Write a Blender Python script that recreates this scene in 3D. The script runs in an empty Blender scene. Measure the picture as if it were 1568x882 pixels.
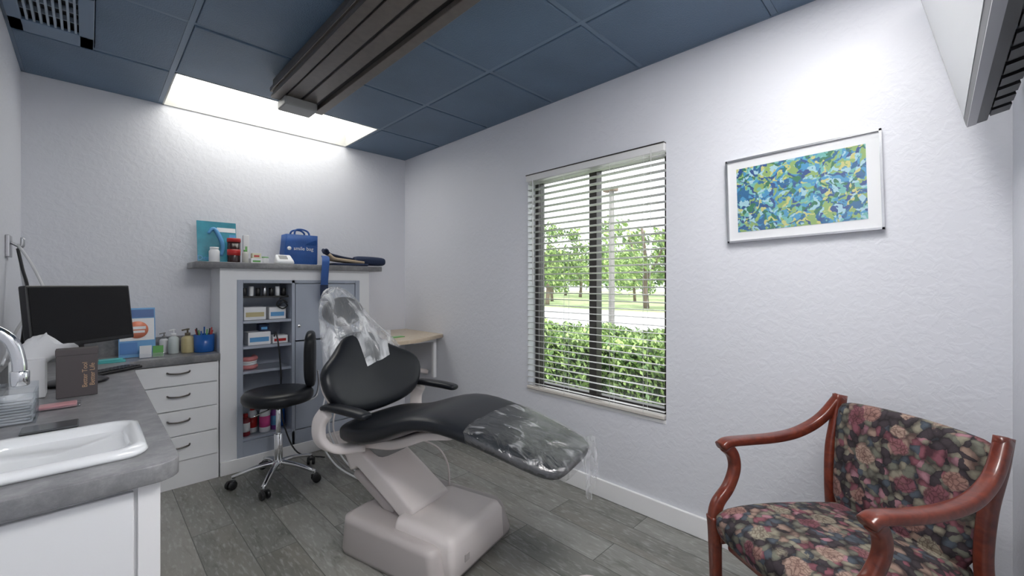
import bpy, math, random
from mathutils import Vector, Matrix, noise
random.seed(7)
S=bpy.context.scene
COL=S.collection
pi=math.pi
try:
    S.view_settings.view_transform='Standard'
    S.view_settings.exposure=.32
    S.view_settings.gamma=1.05
except Exception as e: print(e)

# ------------------------------------------------------------ materials
def newmat(name):
    m=bpy.data.materials.new(name); m.use_nodes=True
    nt=m.node_tree; b=nt.nodes['Principled BSDF']
    return m,nt,b
def M(name,col,rough=.5,metal=0,bump=0,bscale=60,var=0,vscale=6,coat=0,emis=None,estr=0,spec=None):
    m,nt,b=newmat(name)
    b.inputs['Base Color'].default_value=(*col,1)
    b.inputs['Roughness'].default_value=rough
    b.inputs['Metallic'].default_value=metal
    b.inputs['Coat Weight'].default_value=coat
    if spec is not None: b.inputs['Specular IOR Level'].default_value=spec
    tc=nt.nodes.new('ShaderNodeTexCoord')
    if var>0:
        n=nt.nodes.new('ShaderNodeTexNoise'); n.inputs['Scale'].default_value=vscale; n.inputs['Detail'].default_value=5
        nt.links.new(tc.outputs['Object'],n.inputs['Vector'])
        r=nt.nodes.new('ShaderNodeValToRGB')
        r.color_ramp.elements[0].position=.3; r.color_ramp.elements[1].position=.7
        r.color_ramp.elements[0].color=(*[max(0,c*(1-var)) for c in col],1)
        r.color_ramp.elements[1].color=(*[min(1,c*(1+var)) for c in col],1)
        nt.links.new(n.outputs['Fac'],r.inputs['Fac']); nt.links.new(r.outputs['Color'],b.inputs['Base Color'])
    if bump>0:
        n=nt.nodes.new('ShaderNodeTexNoise'); n.inputs['Scale'].default_value=bscale; n.inputs['Detail'].default_value=3
        nt.links.new(tc.outputs['Object'],n.inputs['Vector'])
        bp=nt.nodes.new('ShaderNodeBump'); bp.inputs['Strength'].default_value=bump; bp.inputs['Distance'].default_value=.01
        nt.links.new(n.outputs['Fac'],bp.inputs['Height']); nt.links.new(bp.outputs['Normal'],b.inputs['Normal'])
    if emis:
        b.inputs['Emission Color'].default_value=(*emis,1); b.inputs['Emission Strength'].default_value=estr
    return m
def ramp(nt,stops,src,interp='LINEAR'):
    r=nt.nodes.new('ShaderNodeValToRGB'); cr=r.color_ramp; cr.interpolation=interp
    while len(cr.elements)<len(stops): cr.elements.new(.5)
    for e,(p,c) in zip(cr.elements,stops):
        e.position=p; e.color=(*c,1)
    nt.links.new(src,r.inputs['Fac']); return r
def mix(nt,fac,a,b,mode='MIX'):
    x=nt.nodes.new('ShaderNodeMix'); x.data_type='RGBA'; x.blend_type=mode
    if isinstance(fac,(int,float)): x.inputs[0].default_value=fac
    else: nt.links.new(fac,x.inputs[0])
    for i,v in ((6,a),(7,b)):
        if isinstance(v,tuple): x.inputs[i].default_value=(*v,1)
        else: nt.links.new(v,x.inputs[i])
    return x.outputs[2]

def wall_mat():
    m,nt,b=newmat('painted_orange_peel_wall')
    b.inputs['Base Color'].default_value=(.725,.737,.79,1); b.inputs['Roughness'].default_value=.5
    tc=nt.nodes.new('ShaderNodeTexCoord')
    n=nt.nodes.new('ShaderNodeTexNoise'); n.inputs['Scale'].default_value=30; n.inputs['Detail'].default_value=4; n.inputs['Distortion'].default_value=.6
    nt.links.new(tc.outputs['Object'],n.inputs['Vector'])
    r=ramp(nt,[(.42,(0,0,0)),(.62,(1,1,1))],n.outputs['Fac'])
    bp=nt.nodes.new('ShaderNodeBump'); bp.inputs['Strength'].default_value=.10; bp.inputs['Distance'].default_value=.01
    nt.links.new(r.outputs['Color'],bp.inputs['Height']); nt.links.new(bp.outputs['Normal'],b.inputs['Normal'])
    return m
def floor_mat():
    m,nt,b=newmat('slate_plank_floor')
    tc=nt.nodes.new('ShaderNodeTexCoord')
    mp=nt.nodes.new('ShaderNodeMapping'); mp.inputs['Rotation'].default_value=(0,0,pi/2)
    nt.links.new(tc.outputs['Object'],mp.inputs['Vector'])
    br=nt.nodes.new('ShaderNodeTexBrick')
    br.inputs['Scale'].default_value=1; br.inputs['Brick Width'].default_value=1.1; br.inputs['Row Height'].default_value=.18
    br.inputs['Mortar Size'].default_value=.002; br.offset=.37
    br.inputs['Color1'].default_value=(.0,.0,.0,1); br.inputs['Color2'].default_value=(1,1,1,1); br.inputs['Mortar'].default_value=(.5,.5,.5,1)
    br.inputs['Bias'].default_value=0
    nt.links.new(mp.outputs['Vector'],br.inputs['Vector'])
    base=ramp(nt,[(0,(.13,.135,.125)),(.5,(.21,.21,.20)),(1,(.31,.31,.30))],br.outputs['Color'])
    mp2=nt.nodes.new('ShaderNodeMapping'); mp2.inputs['Scale'].default_value=(1,.22,1)
    nt.links.new(tc.outputs['Object'],mp2.inputs['Vector'])
    # shift grain per plank
    sh=mix(nt,1.0,mp2.outputs['Vector'],br.outputs['Color'],'ADD')
    n=nt.nodes.new('ShaderNodeTexNoise'); n.inputs['Scale'].default_value=12; n.inputs['Detail'].default_value=10; n.inputs['Roughness'].default_value=.72; n.inputs['Distortion'].default_value=1.0
    nt.links.new(sh,n.inputs['Vector'])
    r=ramp(nt,[(.32,(.38,.40,.36)),(.48,(.9,.9,.87)),(.60,(1,1,.98)),(.74,(1.0,1.0,1.0))],n.outputs['Fac'])
    c=mix(nt,.95,base.outputs['Color'],r.outputs['Color'],'MULTIPLY')
    n3=nt.nodes.new('ShaderNodeTexNoise'); n3.inputs['Scale'].default_value=3; n3.inputs['Detail'].default_value=3
    nt.links.new(sh,n3.inputs['Vector'])
    r3=ramp(nt,[(.45,(0,0,0)),(.65,(.5,.5,.5))],n3.outputs['Fac'])
    c=mix(nt,r3.outputs['Color'],c,(.235,.215,.185))
    n4=nt.nodes.new('ShaderNodeTexNoise'); n4.inputs['Scale'].default_value=80; n4.inputs['Detail'].default_value=5
    nt.links.new(sh,n4.inputs['Vector'])
    r4=ramp(nt,[(.52,(0,0,0)),(.75,(.6,.6,.6))],n4.outputs['Fac'])
    c=mix(nt,r4.outputs['Color'],c,(.44,.44,.43))
    c=mix(nt,br.outputs['Fac'],c,(.07,.07,.065))
    nt.links.new(c,b.inputs['Base Color'])
    b.inputs['Roughness'].default_value=.36
    bp=nt.nodes.new('ShaderNodeBump'); bp.inputs['Strength'].default_value=.25; bp.inputs['Distance'].default_value=.004
    nt.links.new(n.outputs['Fac'],bp.inputs['Height']); nt.links.new(bp.outputs['Normal'],b.inputs['Normal'])
    return m
def laminate():
    m,nt,b=newmat('grey_laminate')
    tc=nt.nodes.new('ShaderNodeTexCoord')
    n=nt.nodes.new('ShaderNodeTexNoise'); n.inputs['Scale'].default_value=14; n.inputs['Detail'].default_value=10; n.inputs['Roughness'].default_value=.75
    nt.links.new(tc.outputs['Object'],n.inputs['Vector'])
    r=ramp(nt,[(.3,(.15,.15,.16)),(.5,(.225,.225,.235)),(.7,(.34,.34,.35))],n.outputs['Fac'])
    nt.links.new(r.outputs['Color'],b.inputs['Base Color']); b.inputs['Roughness'].default_value=.35
    return m
def floral():
    m,nt,b=newmat('floral_upholstery')
    tc=nt.nodes.new('ShaderNodeTexCoord')
    nd=nt.nodes.new('ShaderNodeTexNoise'); nd.inputs['Scale'].default_value=22; nd.inputs['Detail'].default_value=3
    nt.links.new(tc.outputs['Object'],nd.inputs['Vector'])
    vec=mix(nt,.04,tc.outputs['Object'],nd.outputs['Color'])
    # leaves on a dark ground
    v1=nt.nodes.new('ShaderNodeTexVoronoi'); v1.inputs['Scale'].default_value=44
    nt.links.new(vec,v1.inputs['Vector'])
    sc=nt.nodes.new('ShaderNodeSeparateColor'); nt.links.new(v1.outputs['Color'],sc.inputs['Color'])
    leaf=ramp(nt,[(0,(.04,.03,.036)),(.22,(.14,.14,.11)),(.42,(.24,.22,.165)),(.56,(.06,.075,.095)),(.70,(.20,.065,.085)),(.82,(.28,.19,.15)),(.93,(.33,.16,.19))],sc.outputs[0],'CONSTANT')
    r1=ramp(nt,[(.3,(1,1,1)),(.75,(.25,.22,.24))],v1.outputs['Distance'])
    c=mix(nt,1.0,leaf.outputs['Color'],r1.outputs['Color'],'MULTIPLY')
    # roses
    v2=nt.nodes.new('ShaderNodeTexVoronoi'); v2.inputs['Scale'].default_value=12; v2.inputs['Randomness'].default_value=.8
    nt.links.new(vec,v2.inputs['Vector'])
    sc2=nt.nodes.new('ShaderNodeSeparateColor'); nt.links.new(v2.outputs['Color'],sc2.inputs['Color'])
    rose=ramp(nt,[(0,(.33,.18,.15)),(.3,(.40,.275,.22)),(.5,(.25,.10,.11)),(.66,(.31,.28,.21)),(.84,(.20,.065,.085))],sc2.outputs[1],'CONSTANT')
    v3=nt.nodes.new('ShaderNodeTexVoronoi'); v3.inputs['Scale'].default_value=75; v3.feature='DISTANCE_TO_EDGE'
    nt.links.new(vec,v3.inputs['Vector'])
    r3=ramp(nt,[(0,(.34,.27,.27)),(.12,(.85,.85,.85)),(.4,(1,1,1))],v3.outputs['Distance'])
    rc=mix(nt,1.0,rose.outputs['Color'],r3.outputs['Color'],'MULTIPLY')
    # petals: darker towards the flower heart
    r5=ramp(nt,[(0,(.6,.5,.5)),(.18,(.8,.75,.75)),(.36,(1.0,1.0,1.0))],v2.outputs['Distance'])
    rc=mix(nt,1.0,rc,r5.outputs['Color'],'MULTIPLY')
    mask=ramp(nt,[(.36,(.92,.92,.92)),(.42,(0,0,0))],v2.outputs['Distance'])
    c=mix(nt,mask.outputs['Color'],c,rc)
    nt.links.new(c,b.inputs['Base Color']); b.inputs['Roughness'].default_value=.9
    wv=nt.nodes.new('ShaderNodeTexNoise'); wv.inputs['Scale'].default_value=400
    nt.links.new(tc.outputs['Object'],wv.inputs['Vector'])
    bp=nt.nodes.new('ShaderNodeBump'); bp.inputs['Strength'].default_value=.3; bp.inputs['Distance'].default_value=.002
    nt.links.new(wv.outputs['Fac'],bp.inputs['Height']); nt.links.new(bp.outputs['Normal'],b.inputs['Normal'])
    return m
def artmat():
    m,nt,b=newmat('abstract_painting')
    tc=nt.nodes.new('ShaderNodeTexCoord')
    nd=nt.nodes.new('ShaderNodeTexNoise'); nd.inputs['Scale'].default_value=18; nd.inputs['Detail'].default_value=3
    nt.links.new(tc.outputs['Object'],nd.inputs['Vector'])
    vec=mix(nt,.10,tc.outputs['Object'],nd.outputs['Color'])
    v=nt.nodes.new('ShaderNodeTexVoronoi'); v.inputs['Scale'].default_value=68
    nt.links.new(vec,v.inputs['Vector'])
    sc=nt.nodes.new('ShaderNodeSeparateColor'); nt.links.new(v.outputs['Color'],sc.inputs['Color'])
    r=ramp(nt,[(0,(.02,.07,.25)),(.15,(.06,.30,.55)),(.28,(.38,.62,.70)),(.38,(.03,.18,.09)),(.50,(.28,.44,.13)),(.66,(.60,.58,.20)),(.76,(.015,.13,.30)),(.88,(.16,.48,.44))],sc.outputs[0],'CONSTANT')
    nt.links.new(r.outputs['Color'],b.inputs['Base Color']); b.inputs['Roughness'].default_value=.35
    return m
def wood(name,c1,c2,rough=.3):
    m,nt,b=newmat(name)
    tc=nt.nodes.new('ShaderNodeTexCoord')
    n=nt.nodes.new('ShaderNodeTexNoise'); n.inputs['Scale'].default_value=18; n.inputs['Detail'].default_value=6; n.inputs['Distortion'].default_value=2
    nt.links.new(tc.outputs['Object'],n.inputs['Vector'])
    r=ramp(nt,[(.3,c1),(.7,c2)],n.outputs['Fac'])
    nt.links.new(r.outputs['Color'],b.inputs['Base Color']); b.inputs['Roughness'].default_value=rough
    b.inputs['Coat Weight'].default_value=.3
    return m
def plastic_film(name,lo,hi,scale,rough=.12,tint=(.9,.92,.95),p0=.38,p1=.68,gloss=.1,groff=.06):
    m=bpy.data.materials.new(name); m.use_nodes=True; nt=m.node_tree; nt.nodes.clear()
    out=nt.nodes.new('ShaderNodeOutputMaterial'); tr=nt.nodes.new('ShaderNodeBsdfTransparent'); gl=nt.nodes.new('ShaderNodeBsdfPrincipled')
    gl.inputs['Base Color'].default_value=(*tint,1); gl.inputs['Roughness'].default_value=rough
    tc=nt.nodes.new('ShaderNodeTexCoord')
    mp=nt.nodes.new('ShaderNodeMapping'); mp.inputs['Scale'].default_value=(1,1.5,.5); nt.links.new(tc.outputs['Object'],mp.inputs['Vector'])
    n=nt.nodes.new('ShaderNodeTexNoise'); n.inputs['Scale'].default_value=scale; n.inputs['Detail'].default_value=6; n.inputs['Distortion'].default_value=1.5
    nt.links.new(mp.outputs['Vector'],n.inputs['Vector'])
    r=ramp(nt,[(p0,(lo,lo,lo)),(p1,(hi,hi,hi))],n.outputs['Fac'])
    bp=nt.nodes.new('ShaderNodeBump'); bp.inputs['Strength'].default_value=.9; bp.inputs['Distance'].default_value=.02
    nt.links.new(n.outputs['Fac'],bp.inputs['Height']); nt.links.new(bp.outputs['Normal'],gl.inputs['Normal'])
    mx=nt.nodes.new('ShaderNodeMixShader')
    nt.links.new(r.outputs['Color'],mx.inputs[0]); nt.links.new(tr.outputs[0],mx.inputs[1]); nt.links.new(gl.outputs[0],mx.inputs[2])
    gs=nt.nodes.new('ShaderNodeBsdfGlossy'); gs.inputs['Roughness'].default_value=groff; nt.links.new(bp.outputs['Normal'],gs.inputs['Normal'])
    m2=nt.nodes.new('ShaderNodeMixShader'); m2.inputs[0].default_value=gloss
    nt.links.new(mx.outputs[0],m2.inputs[1]); nt.links.new(gs.outputs[0],m2.inputs[2]); nt.links.new(m2.outputs[0],out.inputs[0])
    return m
def clearglass(name,f=.08,tint=(1,1,1)):
    m=bpy.data.materials.new(name); m.use_nodes=True; nt=m.node_tree; nt.nodes.clear()
    out=nt.nodes.new('ShaderNodeOutputMaterial'); tr=nt.nodes.new('ShaderNodeBsdfTransparent'); gl=nt.nodes.new('ShaderNodeBsdfGlossy')
    gl.inputs['Roughness'].default_value=.02; tr.inputs['Color'].default_value=(*tint,1)
    mx=nt.nodes.new('ShaderNodeMixShader'); mx.inputs[0].default_value=f
    nt.links.new(tr.outputs[0],mx.inputs[1]); nt.links.new(gl.outputs[0],mx.inputs[2]); nt.links.new(mx.outputs[0],out.inputs[0])
    return m

WALL=wall_mat(); FLOOR=floor_mat(); LAM=laminate(); FLORAL=floral(); ART=artmat()
CHERRY=wood('cherry_wood',(.09,.014,.008),(.19,.036,.017),.28)
MAPLE=wood('maple_laminate',(.60,.48,.34),(.70,.58,.43),.4)
BLUE=M('blue_ceiling_tile',(.10,.158,.24),.5,bump=.35,bscale=160,var=.10,vscale=3)
BLUEG=M('blue_ceiling_grid',(.135,.20,.29),.4)
WHITE=M('white_cabinet_paint',(.84,.85,.87),.35)
HOUS=M('troffer_housing_white',(.52,.52,.50),.5)
TRIM=M('white_trim_paint',(.88,.88,.89),.3)
GREYBL=M('grey_blue_metal',(.38,.42,.50),.4)
GREYIN=M('grey_blue_interior',(.36,.40,.48),.5)
BRONZE=M('bronze_track',(.135,.118,.105),.35,.5,var=.1,vscale=30)
BRONZED=M('track_groove_dark',(.012,.011,.010),.5)
GREYPL=M('grey_plastic',(.24,.24,.24),.4)
LENS=M('troffer_lens',(.9,.9,.9),.5,emis=(1,.985,.92),estr=3.6)
LENSFILL=M('troffer_lens_fill',(.9,.9,.9),.5,emis=(1,.985,.97),estr=20)  # strong glow for the added, unseen fill troffer
BLACKV=M('black_vinyl',(.008,.0095,.013),.36,bump=.05,bscale=300,coat=0,spec=.35)
BLACK=M('black_plastic',(.010,.010,.012),.35)
SCREEN=M('dark_screen',(.004,.004,.005),.2,spec=.3)
TVSCR=M('tv_screen_reflection',(.46,.47,.48),.15)  # pale grey base stands in for the room reflected in the screen
CHROME=M('chrome',(.75,.76,.78),.12,1)
STEEL=M('brushed_steel',(.5,.5,.52),.3,1)
CERAM=M('white_porcelain',(.86,.88,.90),.08,coat=.5)
BEIGE=M('warm_white_plastic',(.82,.755,.735),.35,coat=.1)
BASEG=M('grey_base_plastic',(.52,.475,.465),.4)
FILM=plastic_film('clear_barrier_film',.14,.66,9,.25,p0=.42,p1=.64,gloss=.09,groff=.12)
FILM2=plastic_film('clear_foot_cover',.01,.42,9,.06,p0=.55,p1=.72,gloss=.13,groff=.05)
GLASS=clearglass('window_glass',.05)
ACRYL=clearglass('clear_acrylic',.22,(.93,.95,.97))
DKFRAME=M('dark_bronze_window_frame',(.03,.026,.024),.4)
SLAT=M('blind_slat_white',(.74,.74,.74),.4)
PAPER=M('white_paper',(.84,.85,.87),.7)
CABLE=M('white_cable_jacket',(.62,.63,.65),.5)
SILVER=M('silver_frame',(.6,.61,.63),.25,.9)
NAVY=M('navy_fabric',(.012,.024,.065),.8,bump=.3,bscale=120)
RBLUE=M('royal_blue_fabric',(.012,.075,.29),.6,bump=.2,bscale=90,var=.2)
TAN=M('tan_fabric',(.47,.37,.26),.85,bump=.3,bscale=120)
TEAL=M('teal_print',(.03,.25,.34),.4,var=.3,vscale=12)
RED=M('red_plastic',(.45,.018,.018),.35)
PINK=M('pink_label',(.72,.07,.28),.4)
GREEN=M('green_print',(.13,.40,.10),.4)
BLUEP=M('blue_plastic',(.015,.11,.42),.25)
LBLUE=M('light_blue_print',(.10,.33,.64),.4)
YELL=M('cream_bottle',(.55,.47,.25),.3)
DBROWN=M('charcoal_carton',(.085,.073,.077),.6)
COPPER=M('copper_lettering',(.55,.35,.22),.5)
GUM=M('pink_gum',(.7,.25,.25),.35)
ORANGE=M('orange_print',(.72,.22,.13),.4)

# ------------------------------------------------------------ geometry helpers
class Grp:
    def __init__(s,name,loc=(0,0,0),rot=0,local=False):
        s.o=bpy.data.objects.new(name,None); s.o.location=loc; s.o.rotation_euler=(0,0,rot)
        s.o.empty_display_size=.05; COL.objects.link(s.o)
        s.mx=Matrix.Translation(loc)@Matrix.Rotation(rot,4,'Z'); s.local=local
def mk(g,name,verts,faces,mat,smooth=False,bevel=0,sub=0,seg=2,mats=None,fm=None):
    me=bpy.data.meshes.new(name); me.from_pydata([tuple(v) for v in verts],[],faces); me.update()
    import bmesh
    bm=bmesh.new(); bm.from_mesh(me); bmesh.ops.recalc_face_normals(bm,faces=bm.faces); bm.to_mesh(me); bm.free()
    o=bpy.data.objects.new(name,me); COL.objects.link(o)
    if mats:
        for m in mats: me.materials.append(m)
        for p,i in zip(me.polygons,fm): p.material_index=i
    else: me.materials.append(mat)
    if smooth:
        for p in me.polygons: p.use_smooth=True
    if bevel>0:
        b=o.modifiers.new('b','BEVEL'); b.width=bevel; b.segments=seg; b.limit_method='ANGLE'; b.angle_limit=math.radians(40)
        for p in me.polygons: p.use_smooth=True
        w=o.modifiers.new('wn','WEIGHTED_NORMAL'); w.keep_sharp=False
    if sub>0:
        b=o.modifiers.new('s','SUBSURF'); b.levels=sub; b.render_levels=sub
    if g is not None:
        o.parent=g.o
        if not g.local: o.matrix_parent_inverse=g.mx.inverted()
    return o
BF=[(0,1,3,2),(4,6,7,5),(0,4,5,1),(2,3,7,6),(0,2,6,4),(1,5,7,3)]
def boxv(lo,hi):
    return [Vector((x,y,z)) for x in (lo[0],hi[0]) for y in (lo[1],hi[1]) for z in (lo[2],hi[2])]
def box(g,name,lo,hi,mat,bevel=0,seg=2,T=None):
    v=boxv(lo,hi)
    if T is not None: v=[T@p for p in v]
    return mk(g,name,v,BF,mat,bevel=bevel,seg=seg)
def boxes(g,name,L,mat,bevel=0,T=None):
    V=[];F=[]
    for lo,hi in L:
        k=len(V); V+=boxv(lo,hi); F+=[tuple(i+k for i in f) for f in BF]
    if T is not None: V=[T@p for p in V]
    return mk(g,name,V,F,mat,bevel=bevel)
def loft(g,name,rings,mat,smooth=True,sub=0,caps=True,closed=True,bevel=0):
    n=len(rings[0]); V=[p for r in rings for p in r]; F=[]
    for i in range(len(rings)-1):
        for j in range(n if closed else n-1):
            a=i*n+j; b=i*n+(j+1)%n; F.append((a,b,b+n,a+n))
    if caps:
        F.append(tuple(range(n-1,-1,-1))); k=(len(rings)-1)*n; F.append(tuple(range(k,k+n)))
    return mk(g,name,V,F,mat,smooth,sub=sub,bevel=bevel)
def cyl(g,name,p0,p1,r0,r1=None,mat=None,n=24,smooth=True):
    if r1 is None: r1=r0
    p0=Vector(p0);p1=Vector(p1); d=(p1-p0).normalized()
    a=d.orthogonal().normalized(); b=d.cross(a)
    def ring(p,r): return [p+a*math.cos(2*pi*i/n)*r+b*math.sin(2*pi*i/n)*r for i in range(n)]
    e=min(r0,r1)*.12
    o=loft(g,name,[ring(p0,max(r0-e,1e-4)),ring(p0+d*e,r0),ring(p1-d*e,r1),ring(p1,max(r1-e,1e-4))],mat,smooth)
    return o
def lathe(g,name,prof,c,mat,n=28):
    c=Vector(c)
    return loft(g,name,[[c+Vector((max(r,1e-4)*math.cos(2*pi*i/n),max(r,1e-4)*math.sin(2*pi*i/n),z)) for i in range(n)] for r,z in prof],mat)
def crom(pts,sub):
    pts=[Vector(p) for p in pts]
    if sub<=1: return pts
    P=[pts[0]*2-pts[1]]+pts+[pts[-1]*2-pts[-2]]; out=[]
    for i in range(1,len(P)-2):
        for k in range(sub):
            t=k/sub; a,b,c,d=P[i-1],P[i],P[i+1],P[i+2]
            out.append(.5*((2*b)+(c-a)*t+(2*a-5*b+4*c-d)*t*t+(3*b-a-3*c+d)*t**3))
    out.append(pts[-1]); return out
def tube(g,name,pts,r,mat,n=8,sub=6):
    P=crom(pts,sub); rings=[]; up=None
    for i,p in enumerate(P):
        t=(P[min(i+1,len(P)-1)]-P[max(i-1,0)]).normalized()
        if up is None: up=t.orthogonal().normalized()
        up=(up-t*up.dot(t)).normalized(); b=t.cross(up)
        rr=r if not callable(r) else r(i/(len(P)-1))
        rings.append([p+up*math.cos(2*pi*k/n)*rr+b*math.sin(2*pi*k/n)*rr for k in range(n)])
    return loft(g,name,rings,mat)
def sell(a,b,e,n):
    out=[]
    for i in range(n):
        t=2*pi*(i+.5)/n; c=math.cos(t); s=math.sin(t)
        out.append((a*math.copysign(abs(c)**(2/e),c),b*math.copysign(abs(s)**(2/e),s)))
    return out
def sweep(g,name,pts,w,h,mat,side=(0,1,0),e=4,n=16,sub=6,smooth=True):
    P=crom(pts,sub); side=Vector(side); rings=[]
    for i,p in enumerate(P):
        t=(P[min(i+1,len(P)-1)]-P[max(i-1,0)]).normalized()
        s=(side-t*side.dot(t)).normalized(); nn=t.cross(s); f=i/(len(P)-1)
        W=w(f) if callable(w) else w; H=h(f) if callable(h) else h
        rings.append([p+s*a+nn*b for a,b in sell(W/2,H/2,e,n)])
    return loft(g,name,rings,mat,smooth)
def pad_x(g,name,secs,mat,e=3.5,n=28,y0=0,sub=1):
    # secs: (x, ztop, halfwidth, thickness) swept along local x
    rings=[]
    pts=[Vector((s[0],0,s[1]-s[3]/2)) for s in secs]
    for i,s in enumerate(secs):
        t=(pts[min(i+1,len(pts)-1)]-pts[max(i-1,0)]).normalized(); nn=Vector((-t.z,0,t.x))
        rings.append([pts[i]+Vector((0,y0+a,0))+nn*b for a,b in sell(s[2],s[3]/2,e,n)])
    def shrink(r,off,k):
        c=sum(r,Vector())/len(r); return [c+(p-c)*k+off for p in r]
    t0=(pts[0]-pts[1]).normalized(); t1=(pts[-1]-pts[-2]).normalized()
    rings=[shrink(rings[0],t0*.02,.75)]+rings+[shrink(rings[-1],t1*.02,.75)]
    return loft(g,name,rings,mat,sub=sub)
def opad(g,name,outline,th,T,mat,bulge=.01,bend=None,sub=1):
    c=Vector((sum(p[0] for p in outline)/len(outline),sum(p[1] for p in outline)/len(outline)))
    rings=[]
    for k,z in ((.2,-th/2),(.9,-th/2),(1,-th*.25),(1,th*.25),(.93,th/2),(.72,th/2+bulge*.6),(.4,th/2+bulge),(.1,th/2+bulge)):
        r=[]
        for p in outline:
            q=c+(Vector(p)-c)*k; v=Vector((q.x,q.y,z))
            if bend: v=bend(v)
            r.append(T@v)
        rings.append(r)
    return loft(g,name,rings,mat,sub=sub)
def axes(o,x,y,z):
    m=Matrix.Identity(4)
    for i,a in enumerate((x,y,z)):
        a=Vector(a).normalized()
        for r in range(3): m[r][i]=a[r]
    for r in range(3): m[r][3]=o[r]
    return m
def rrect(cx,cy,hx,hy,r,z,n=6):
    out=[]
    for (sx,sy,a0) in ((1,1,0),(-1,1,pi/2),(-1,-1,pi),(1,-1,3*pi/2)):
        for k in range(n+1):
            a=a0+pi/2*k/n
            out.append(Vector((cx+sx*(hx-r)+r*math.cos(a),cy+sy*(hy-r)+r*math.sin(a),z)))
    return out
def slab(g,name,loops,z0,z1,mat,bev=.003):
    cu=bpy.data.curves.new(name,'CURVE'); cu.dimensions='2D'; cu.fill_mode='BOTH'; cu.extrude=(z1-z0)/2-bev; cu.bevel_depth=bev; cu.bevel_resolution=1
    for L in loops:
        sp=cu.splines.new('POLY'); sp.points.add(len(L)-1); sp.use_cyclic_u=True
        for q,p in zip(sp.points,L): q.co=(p[0],p[1],0,1)
    o=bpy.data.objects.new(name+'_c',cu); COL.objects.link(o)
    dg=bpy.context.evaluated_depsgraph_get(); me=bpy.data.meshes.new_from_object(o.evaluated_get(dg))
    bpy.data.objects.remove(o)
    for v in me.vertices: v.co.z+=(z0+z1)/2
    me.materials.clear(); me.materials.append(mat)
    o=bpy.data.objects.new(name,me); COL.objects.link(o)
    if g is not None:
        o.parent=g.o
        if not g.local: o.matrix_parent_inverse=g.mx.inverted()
    return o
def text(g,name,s,size,T,mat,ext=.0005):
    cu=bpy.data.curves.new(name,'FONT'); cu.body=s; cu.size=size; cu.extrude=ext; cu.align_x='CENTER'; cu.align_y='CENTER'
    o=bpy.data.objects.new(name+'_c',cu); COL.objects.link(o)
    dg=bpy.context.evaluated_depsgraph_get(); me=bpy.data.meshes.new_from_object(o.evaluated_get(dg)); bpy.data.objects.remove(o)
    me.transform(T); me.materials.clear(); me.materials.append(mat)
    o=bpy.data.objects.new(name,me); COL.objects.link(o); o.parent=g.o
    if not g.local: o.matrix_parent_inverse=g.mx.inverted()
    return o
FRONT=lambda x,y,z: axes((x,y,z),(1,0,0),(0,0,1),(0,-1,0))   # text facing -Y

# ------------------------------------------------------------ room shell
XL,XR,YN,YB,H=-.267,2.146,-.18,3.6,2.44
box(None,'floor',(XL-.15,YN-.15,-.1),(XR+.15,YB+.15,0),FLOOR)
box(None,'wall_left',(XL-.12,YN-.12,0),(XL,YB+.12,2.75),WALL)
box(None,'wall_back',(XL,YB,0),(XR,YB+.12,2.75),WALL)
box(None,'wall_near',(XL,YN-.12,0),(XR,YN,2.75),WALL)
WY0,WY1,WZ0,WZ1=1.0,1.99,.525,2.0
boxes(None,'wall_window_side',[((XR,YN-.12,0),(XR+.15,WY0,2.75)),((XR,WY1,0),(XR+.15,YB+.12,2.75)),((XR,WY0,0),(XR+.15,WY1,WZ0)),((XR,WY0,WZ1),(XR+.15,WY1,2.75))],WALL)
gx=[XL,.33,.955,1.58,XR]; gy=[YN,-.13,.50,1.135,1.76,2.385,3.0,YB]
G=Grp('ceiling',(.9,1.7,H))
tiles=[]
for i in range(4):
    for j in range(7):
        if j==6 and i in (1,2): continue
        if j==1 and i in (1,2): continue
        if j==5 and i==0:
            tiles+=[((0.02,gy[5]+.012,H+.002),(gx[1]-.012,gy[6]-.012,H+.03))]; continue
        tiles.append(((gx[i]+.014,gy[j]+.014,H-.004),(gx[i+1]-.014,gy[j+1]-.014,H+.03)))
boxes(G,'ceiling_tiles',tiles,BLUE,bevel=.004)
bars=[]
for x in gx[1:4]:
    if x==.955: bars.append(((x-.012,.5,H+.002),(x+.012,3.0,H+.02)))
    else: bars.append(((x-.012,YN,H+.002),(x+.012,YB,H+.02)))
for y in gy[1:7]: bars.append(((XL,y-.012,H+.0025),(XR,y+.012,H+.02)))
bars+=[((XL,YN,H+.001),(XL+.014,YB,H+.02)),((XR-.014,YN,H+.001),(XR,YB,H+.02)),((XL,YN,H+.001),(XR,YN+.014,H+.02)),((XL,YB-.014,H+.001),(.33,YB,H+.02)),((1.58,YB-.014,H+.001),(XR,YB,H+.02))]
boxes(G,'ceiling_grid',bars,BLUEG)
box(G,'ceiling_light_block',(XL-.12,YN-.12,2.70),(XR+.15,YB+.12,2.78),WHITE)  # slab hidden above the tiles, added to block outside light
def troffer(x0,x1,y0,y1,lens,d=.10):
    T=Grp('ceiling_light_panel',((x0+x1)/2,(y0+y1)/2,H))
    t=.008
    boxes(T,'housing',[((x0,y0,H),(x0+t,y1,H+d+.03)),((x1-t,y0,H),(x1,y1,H+d+.03)),((x0,y0,H),(x1,y0+t,H+d+.03)),((x0,y1-t,H),(x1,y1,H+d+.03)),((x0,y0,H+d+.03),(x1,y1,H+d+.04))],HOUS)
    box(T,'lens',(x0+t,y0+t,H+d),(x1-t,y1-t,H+d+.01),lens)
troffer(.342,1.568,3.012,YB-.002,LENS,.12)
troffer(.342,1.568,-.118,.488,LENSFILL,.012)  # unseen troffer over the camera, added to fill the room with light
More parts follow.
